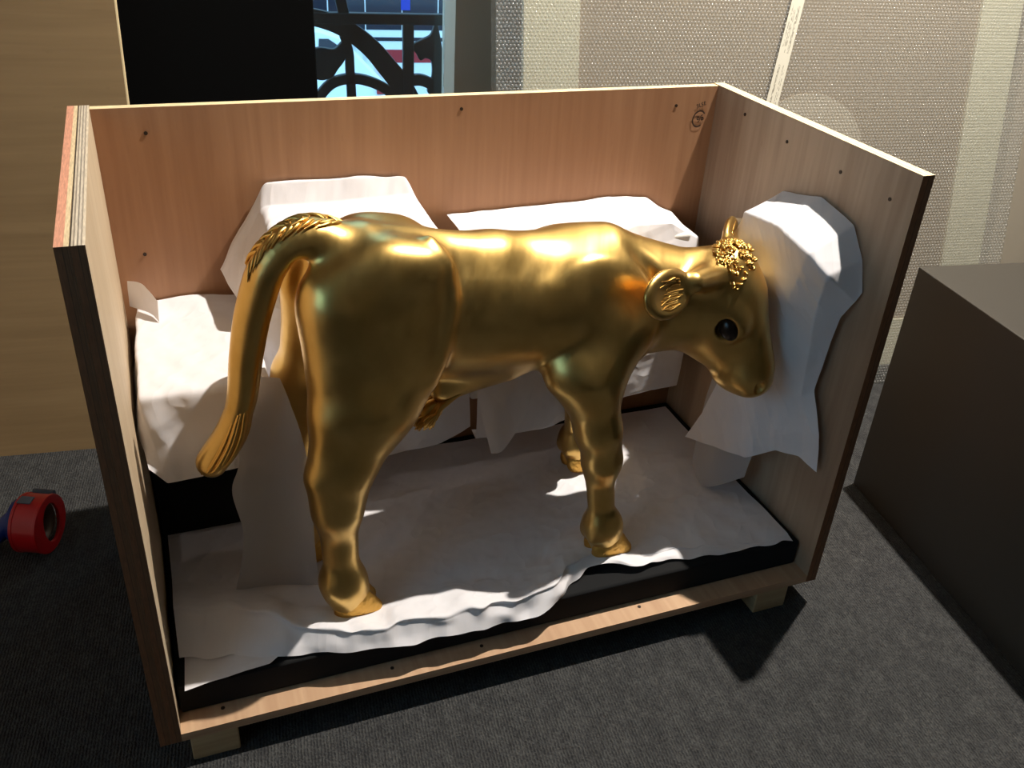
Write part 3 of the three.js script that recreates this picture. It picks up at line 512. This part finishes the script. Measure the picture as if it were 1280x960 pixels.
// ------------------------------------------------------------------ things behind and beside the crate
{ // plywood sheet leaning at the left
  const t = thing('plywood_sheet', 'wide plain plywood sheet leaning behind the left end of the crate', 'board');
  t.position.set(-0.104, 0, -1.062); t.rotation.set(-0.209, -YAW, 0, 'YXZ'); t.position.addScaledVector(ux, 0.176);
  part('panel', metreUV(box(0.95, 1.56, 0.018, -0.475, 0.78, -0.009), 1, 1, 'x'), leanPly, t);
  part('edge_strip', box(0.003, 1.56, 0.018, 0.0015, 0.78, -0.009), paleEdge, t, 'pale cut edge of the sheet');
}
room(single('black_panel', rbox(0.96, 2.35, 0.04, 0.003, 0, 1.175, 0), phys({ color: rgb(9, 9, 9), roughness: 1, specularIntensity: 0.25 }), 'tall matt black panel standing beside the window behind the crate', 'panel'), -2.12, 0, 0.045);
{ // bubble-wrapped picture leaning on the wall
  const t = thing('wrapped_picture', 'large framed picture in bubble wrap leaning on the wall behind the crate', 'picture');
  t.position.set(2.2, 0, -0.76); t.rotation.set(-0.2094, -YAW, 0, 'YXZ');
  const W0 = -1.178, W1 = 0.318, HT = 1.7, fr = std({ color: rgb(232, 228, 208), roughness: 0.55 });
  part('backing', box(W1 - W0, HT - 0.06, 0.03, (W0 + W1) / 2, HT / 2 + 0.03, -0.032), std({ color: rgb(150, 140, 125), roughness: 0.9 }), t);
  part('frame_side', rbox(0.152, HT - 0.06, 0.018, 0.003, W0 + 0.076, HT / 2 + 0.03, -0.008), fr, t); part('frame_side', rbox(0.138, HT - 0.06, 0.018, 0.003, W1 - 0.069, HT / 2 + 0.03, -0.008), fr, t);
  const cw = W1 - W0 - 0.29, cx = (W0 + 0.152 + W1 - 0.138) / 2;
  part('frame_rail', rbox(cw, 0.15, 0.018, 0.003, cx, 0.135, -0.008), fr, t); part('frame_rail', rbox(cw, 0.15, 0.018, 0.003, cx, HT - 0.075, -0.008), fr, t);
  part('artwork', box(cw, HT - 0.35, 0.006, cx, HT / 2 + 0.03, -0.013), std({ color: rgb(176, 160, 140), roughness: 0.9 }), t, 'plain taupe field of the picture');
  part('disc', new THREE.CylinderGeometry(0.19, 0.19, 0.004, 64).rotateX(Math.PI / 2).translate(-0.335, 0.7, -0.009), std({ color: rgb(212, 200, 184), roughness: 0.9 }), t, 'paler round shape on the picture');
  const film = phys({ color: rgb(246, 246, 244), transmission: 0.95, thickness: 0, roughness: 0.1, ior: 1.45, side: THREE.DoubleSide });
  const bx0 = -1.25, bx1 = 0.395;
  part('wrap_film', box(bx1 - bx0, HT + 0.02, 0.0006, (bx0 + bx1) / 2, HT / 2 + 0.01, 0.004), film, t); part('wrap_film', box(bx1 - bx0, HT + 0.02, 0.0006, (bx0 + bx1) / 2, HT / 2 + 0.01, -0.051), film, t);
  const dome = new THREE.SphereGeometry(0.0043, 8, 4, 0, Math.PI * 2, 0, Math.PI / 2).rotateX(Math.PI / 2).scale(1, 1, 0.75), pitch = 0.0102, nx = Math.floor((bx1 - bx0) / pitch), ny = Math.floor((HT + 0.01) / (pitch * 0.87));
  const inst = new THREE.InstancedMesh(dome, phys({ color: rgb(246, 246, 244), transmission: 0.86, thickness: 0, roughness: 0.15, ior: 1.45, side: THREE.DoubleSide }), nx * ny), m4 = new THREE.Matrix4(); let c = 0;
  for (let j = 0; j < ny; j++) for (let i = 0; i < nx; i++) { m4.makeTranslation(bx0 + pitch * (i + 0.5 + (j % 2 ? 0.25 : -0.25)), 0.006 + j * pitch * 0.87, 0.0044); inst.setMatrixAt(c++, m4); }
  inst.name = 'bubbles'; inst.userData.kind = 'stuff'; shadow(inst); t.add(inst);
  const tapeTex = tex(64, 1024, (u, v) => { // rows of small illegible print running along the tape
    let k = 0; const row = (a, b, s, d, v0, v1) => { if (u > a && u < b && (v % 0.25) / 0.25 > v0 && (v % 0.25) / 0.25 < v1 && vnoise(u * 40, v * s, 64, s, 7) > d) k = 1; };
    row(0.62, 0.78, 260, 0.45, 0.05, 0.42); row(0.3, 0.36, 420, 0.5, 0.1, 0.4); row(0.42, 0.47, 420, 0.5, 0.05, 0.38); row(0.16, 0.22, 420, 0.5, 0.08, 0.42); row(0.25, 0.38, 260, 0.45, 0.55, 0.95); row(0.62, 0.67, 420, 0.5, 0.6, 0.95); row(0.74, 0.79, 420, 0.5, 0.58, 0.92);
    return mix([224, 218, 200], [128, 122, 108], k * 0.8);
  });
  const tg = box(0.0375, 1.32, 0.0008); const tape = part('printed_tape', tg.rotateZ(-0.187).translate(-0.4405, 0.98, 0.0088), std({ map: tapeTex, roughness: 0.4 }), t, 'white tape with small grey print');
}
{ // dark plinth on the right
  const o = single('plinth', rbox(0.85, 0.633, 0.95, 0.0025, 0.425, 0.3165, 0.475), std({ color: rgb(62, 58, 52), roughness: 0.45 }), 'dark grey box plinth standing at the right of the crate', 'plinth');
  o.position.set(1.771, 0, -0.334); o.rotation.y = -YAW - 0.02;
}
{ // red and blue tape dispenser on the carpet
  const t = thing('tape_dispenser', 'red and blue plastic tape dispenser lying on the carpet left of the crate', 'tape dispenser', [-0.222, 0, -0.69], -0.42);
  const red = phys({ color: rgb(196, 18, 28), roughness: 0.32, clearcoat: 0.3 }), blue = phys({ color: rgb(18, 44, 120), roughness: 0.4 }), R = 0.066;
  const ring = (z) => { const s = new THREE.Shape(); s.absellipse(0, 0, R, R, 0, Math.PI * 2); const h = new THREE.Path(); h.absellipse(0.006, 0, 0.034, 0.05, 0, Math.PI * 2, true); s.holes.push(h); return new THREE.ExtrudeGeometry(s, { depth: 0.005, bevelEnabled: true, bevelSize: 0.0015, bevelThickness: 0.0015, bevelSegments: 2, curveSegments: 40 }).rotateY(Math.PI / 2).translate(z, R + 0.002, 0); };
  part('side_plate', ring(0.022), red, t); part('side_plate', ring(-0.03), red, t);
  const hood = []; { const s = new THREE.Shape(); s.absarc(0, 0, R, 0.9, 4.1, false); s.absarc(0, 0, R - 0.004, 4.1, 0.9, true); hood.push(new THREE.ExtrudeGeometry(s, { depth: 0.052, bevelEnabled: false, curveSegments: 40 }).rotateY(Math.PI / 2).translate(-0.03, R + 0.002, 0)); }
  part('hood', hood[0], red, t, 'curved red cover');
  part('tape_roll', new THREE.TorusGeometry(0.043, 0.012, 14, 40)  .scale(1, 1, 1.5).rotateY(Math.PI / 2).translate(-0.003, R + 0.002, 0), std({ color: rgb(96, 92, 88), roughness: 0.4 }), t, 'grey tape roll inside');
  part('roller', new THREE.CylinderGeometry(0.01, 0.01, 0.045, 20).rotateZ(Math.PI / 2).translate(-0.003, 0.112, -0.05), std({ color: rgb(70, 78, 92), roughness: 0.5 }), t, 'grey roller');
  part('label_plate', rbox(0.03, 0.004, 0.024, 0.0015, -0.012, 2 * R + 0.0025, 0.004), std({ color: rgb(96, 104, 118), roughness: 0.5 }), t, 'grey plate on the cover');
  part('handle', strand([V(-0.03, 0.09, -0.01), V(-0.055, 0.075, 0.0), V(-0.085, 0.045, 0.02), V(-0.13, 0.024, 0.04)], 0.02, 0.022, 12, 14), blue, t, 'blue grip');
  part('cap', new THREE.CylinderGeometry(0.05, 0.05, 0.012, 28).rotateZ(Math.PI / 2).translate(-0.042, R + 0.004, 0), blue, t, 'blue side cap');
}
{ // ceiling spotlight
  const t = thing('ceiling_spotlight', 'black ceiling spotlight above the right end of the crate', 'spotlight', [LAMP.x, LAMP.y, LAMP.z]);
  const pts = [[0.0, 0.09], [0.03, 0.09], [0.042, 0.07], [0.046, -0.06], [0.05, -0.065], [0.044, -0.064], [0.04, -0.05]].map(([x, y]) => new THREE.Vector2(x, y));
  part('housing', new THREE.LatheGeometry(pts, 32), std({ color: rgb(24, 24, 24), roughness: 0.5, side: THREE.DoubleSide }), t);
  part('stem', new THREE.CylinderGeometry(0.01, 0.01, 0.1, 16).translate(0, 0.135, 0), std({ color: rgb(24, 24, 24), roughness: 0.5 }), t);
  part('lamp_lens', new THREE.CylinderGeometry(0.038, 0.038, 0.006, 32).translate(0, -0.056, 0), std({ color: 0x222222, emissive: new THREE.Color().setRGB(1, 0.88, 0.7), emissiveIntensity: 4 }), t, 'glowing lens');
}

// ------------------------------------------------------------------ window and the street outside
{
  const w = struct('window_1', box(0.398, 2.2, 0.006, 0, 1.2, 0), phys({ color: 0xffffff, transmission: 1, thickness: 0, roughness: 0.02, ior: 1.5 })); room(w, -1.461, 0, -0.17);
  const iron = std({ color: rgb(26, 26, 30), roughness: 0.5, metalness: 0.3 });
  const t = thing('balcony_railing', 'black wrought-iron balcony railing with scrolls and leaves outside the window', 'railing'); room(t, 0, 0, -0.36);
  const flat = (pts, w, d = 0.02) => { // flat iron scroll along points with width w (number or per-point)
    const c = new THREE.CatmullRomCurve3(pts.map(([x, y]) => V(x, y, 0))), n = 36, A = [], B = []; for (let i = 0; i <= n; i++) { const k = i / n, p = c.getPoint(k), g = c.getTangent(k), ww = (Array.isArray(w) ? w[0] + (w[1] - w[0]) * k : w) / 2; A.push([p.x - g.y * ww, p.y + g.x * ww]); B.unshift([p.x + g.y * ww, p.y - g.x * ww]); } return extrude([...A, ...B], d, 0.002).translate(0, 0, -d / 2); };
  part('top_rail', rbox(1.1, 0.032, 0.03, 0.004, -1.45, 0.952, 0), iron, t);
  part('bottom_rail', rbox(1.1, 0.032, 0.03, 0.004, -1.45, 0.2, 0), iron, t);
  for (const x of [-1.34, -1.98, -0.94]) part('post', rbox(0.034, x === -1.34 ? 0.74 : 0.92, 0.028, 0.004, x, x === -1.34 ? 0.57 : 0.46, 0), iron, t);
  part('scroll', flat([[-1.72, 0.965], [-1.62, 0.953], [-1.54, 0.928], [-1.46, 0.872], [-1.405, 0.81], [-1.355, 0.745], [-1.32, 0.66], [-1.31, 0.56]], [0.04, 0.07]), iron, t, 'thick curved bar');
  part('scroll', flat([[-1.548, 1.06], [-1.54, 1.0], [-1.52, 0.93], [-1.48, 0.89]], 0.028), iron, t);
  part('scroll', flat([[-1.535, 0.9], [-1.522, 0.86], [-1.52, 0.8], [-1.518, 0.7], [-1.53, 0.5], [-1.54, 0.22]], [0.022, 0.026]), iron, t);
  part('scroll', flat([[-1.65, 0.64], [-1.62, 0.715], [-1.575, 0.762], [-1.515, 0.776], [-1.455, 0.765], [-1.4, 0.735], [-1.36, 0.68]], 0.026), iron, t);
  part('scroll', flat([[-1.34, 0.77], [-1.3, 0.772], [-1.255, 0.752], [-1.215, 0.722], [-1.16, 0.66]], 0.03), iron, t);
  part('leaf', extrude([[-1.645, 0.85], [-1.61, 0.865], [-1.565, 0.862], [-1.535, 0.885], [-1.528, 0.86], [-1.54, 0.83], [-1.56, 0.805], [-1.575, 0.785], [-1.61, 0.775], [-1.64, 0.79]], 0.018, 0.003, true).translate(0, 0, -0.009), iron, t);
  part('leaf', extrude([[-1.254, 0.94], [-1.27, 0.905], [-1.3, 0.89], [-1.326, 0.872], [-1.312, 0.852], [-1.302, 0.835], [-1.288, 0.842], [-1.268, 0.834], [-1.262, 0.81], [-1.264, 0.775], [-1.276, 0.735], [-1.235, 0.735], [-1.222, 0.77], [-1.233, 0.83], [-1.24, 0.88], [-1.247, 0.915]], 0.018, 0.003, true).translate(0, 0, -0.009), iron, t);
}
{ // street below the window
  room(struct('ground', box(40, 0.2, 24), std({ color: rgb(150, 154, 158), roughness: 0.9 })), 0, -3.3, -12.6);
  const white = phys({ color: rgb(226, 230, 232), roughness: 0.35, clearcoat: 0.4 }), glass = phys({ color: rgb(16, 22, 40), roughness: 0.08 }), rubber = std({ color: rgb(20, 20, 20), roughness: 0.9 }), redS = std({ color: rgb(150, 22, 34), roughness: 0.4 });
  const b = thing('bus', 'white bus with a red stripe in the street outside the window', 'bus'); room(b, 0, 0, -14);
  part('body', rbox(9.6, 2.75, 2.5, 0.12, 2.4, -1.52, -1.25), white, b);
  for (let k = 0; k < 14; k++) part('window', rbox(0.6, 0.92, 0.02, 0.008, -1.95 + 0.62 * k + 0.3 - 0.04, -1.06, 0.004), glass, b);
  part('stripe', box(9.4, 0.215, 0.012, 2.4, -1.95, 0.004), redS, b, 'red stripe'); part('sill_band', box(9.4, 0.06, 0.016, 2.4, -1.67, 0.004), glass, b, 'dark band');
  part('curtain', rbox(0.16, 0.4, 0.02, 0.008, 0.54, -1.0, 0.01), std({ color: rgb(20, 50, 160), roughness: 0.7 }), b, 'blue curtain edge');
  for (const x of [-0.6, 5.2]) part('wheel', new THREE.CylinderGeometry(0.46, 0.46, 0.3, 28).rotateX(Math.PI / 2).translate(x, -2.74, -0.12), rubber, b);
  const c = thing('car', 'white car parked in the street in front of the bus', 'car'); room(c, 0, 0, -10.5);
  const prof = [[-4.4, -2.85], [-4.5, -2.2], [-4.3, -1.9], [-3.1, -1.75], [-2.4, -1.02], [-1.9, -0.94], [-1.1, -0.94], [-0.84, -1.02], [-0.34, -1.54], [-0.22, -1.68], [-0.2, -2.5], [-0.3, -2.85]];
  part('body', extrude(prof, 1.7, 0.04).translate(0, 0, -1.74), white, c);
  part('window', extrude([[-1.12, -1.28], [-1.1, -1.02], [-0.98, -1.02], [-0.86, -1.1], [-0.84, -1.28]], 0.02, 0.004).translate(0, 0, 0.0), glass, c); part('window', extrude([[-2.7, -1.6], [-2.25, -1.06], [-1.25, -1.02], [-1.25, -1.6]], 0.02, 0.004), glass, c);
  part('tail_light', rbox(0.1, 0.16, 0.05, 0.01, -0.3, -1.66, 0.02), redS, c, 'red tail light'); part('bumper', rbox(0.2, 0.2, 1.6, 0.03, -0.22, -2.5, -0.9), std({ color: rgb(120, 122, 126), roughness: 0.6 }), c);
  for (const x of [-3.6, -1.0]) part('wheel', new THREE.CylinderGeometry(0.36, 0.36, 0.22, 28).rotateX(Math.PI / 2).translate(x, -2.84, -0.08), rubber, c);
  const f = thing('building', 'pale stone building with dark windows across the street', 'building'); room(f, 0, 0, -20);
  part('wall', box(24, 14, 0.5, 0, 3.8, -0.25), std({ color: rgb(190, 186, 178), roughness: 0.9 }), f);
  for (let j = 0; j < 4; j++) for (let k = 0; k < 12; k++) { part('window_frame', rbox(1.2, 1.9, 0.1, 0.02, -10.5 + 1.95 * k, -1.4 + 3.1 * j, 0.02), white, f); part('pane', box(1.0, 1.7, 0.02, -10.5 + 1.95 * k, -1.4 + 3.1 * j, 0.075), glass, f); }
}
// stamp on the back panel and small litter on the carpet
{
  const cv = document.createElement('canvas'); cv.width = 256; cv.height = 320; const x = cv.getContext('2d'); x.fillStyle = '#000'; x.fillRect(0, 0, 256, 320); x.strokeStyle = '#fff'; x.fillStyle = '#fff';
  x.lineWidth = 16; x.beginPath(); x.ellipse(122, 215, 74, 84, 0.5, 0.5, 5.2); x.stroke(); x.font = 'bold 84px sans-serif'; x.textAlign = 'center'; x.save(); x.translate(140, 212); x.rotate(-0.35); x.fillText('96', 0, 30); x.restore(); x.font = 'bold 58px sans-serif'; x.save(); x.translate(128, 70); x.rotate(-0.3); x.fillText('3LSE', 0, 20); x.restore();
  const a = new THREE.CanvasTexture(cv);
  part('stamp_mark', new THREE.PlaneGeometry(0.052, 0.07).translate(1.315, 0.925, -D + 0.0205), std({ color: rgb(58, 40, 28), alphaMap: a, transparent: true, roughness: 0.8, polygonOffset: true, polygonOffsetFactor: -1 }), crate, 'dark ink stamp');
}

renderer.render(scene, camera);
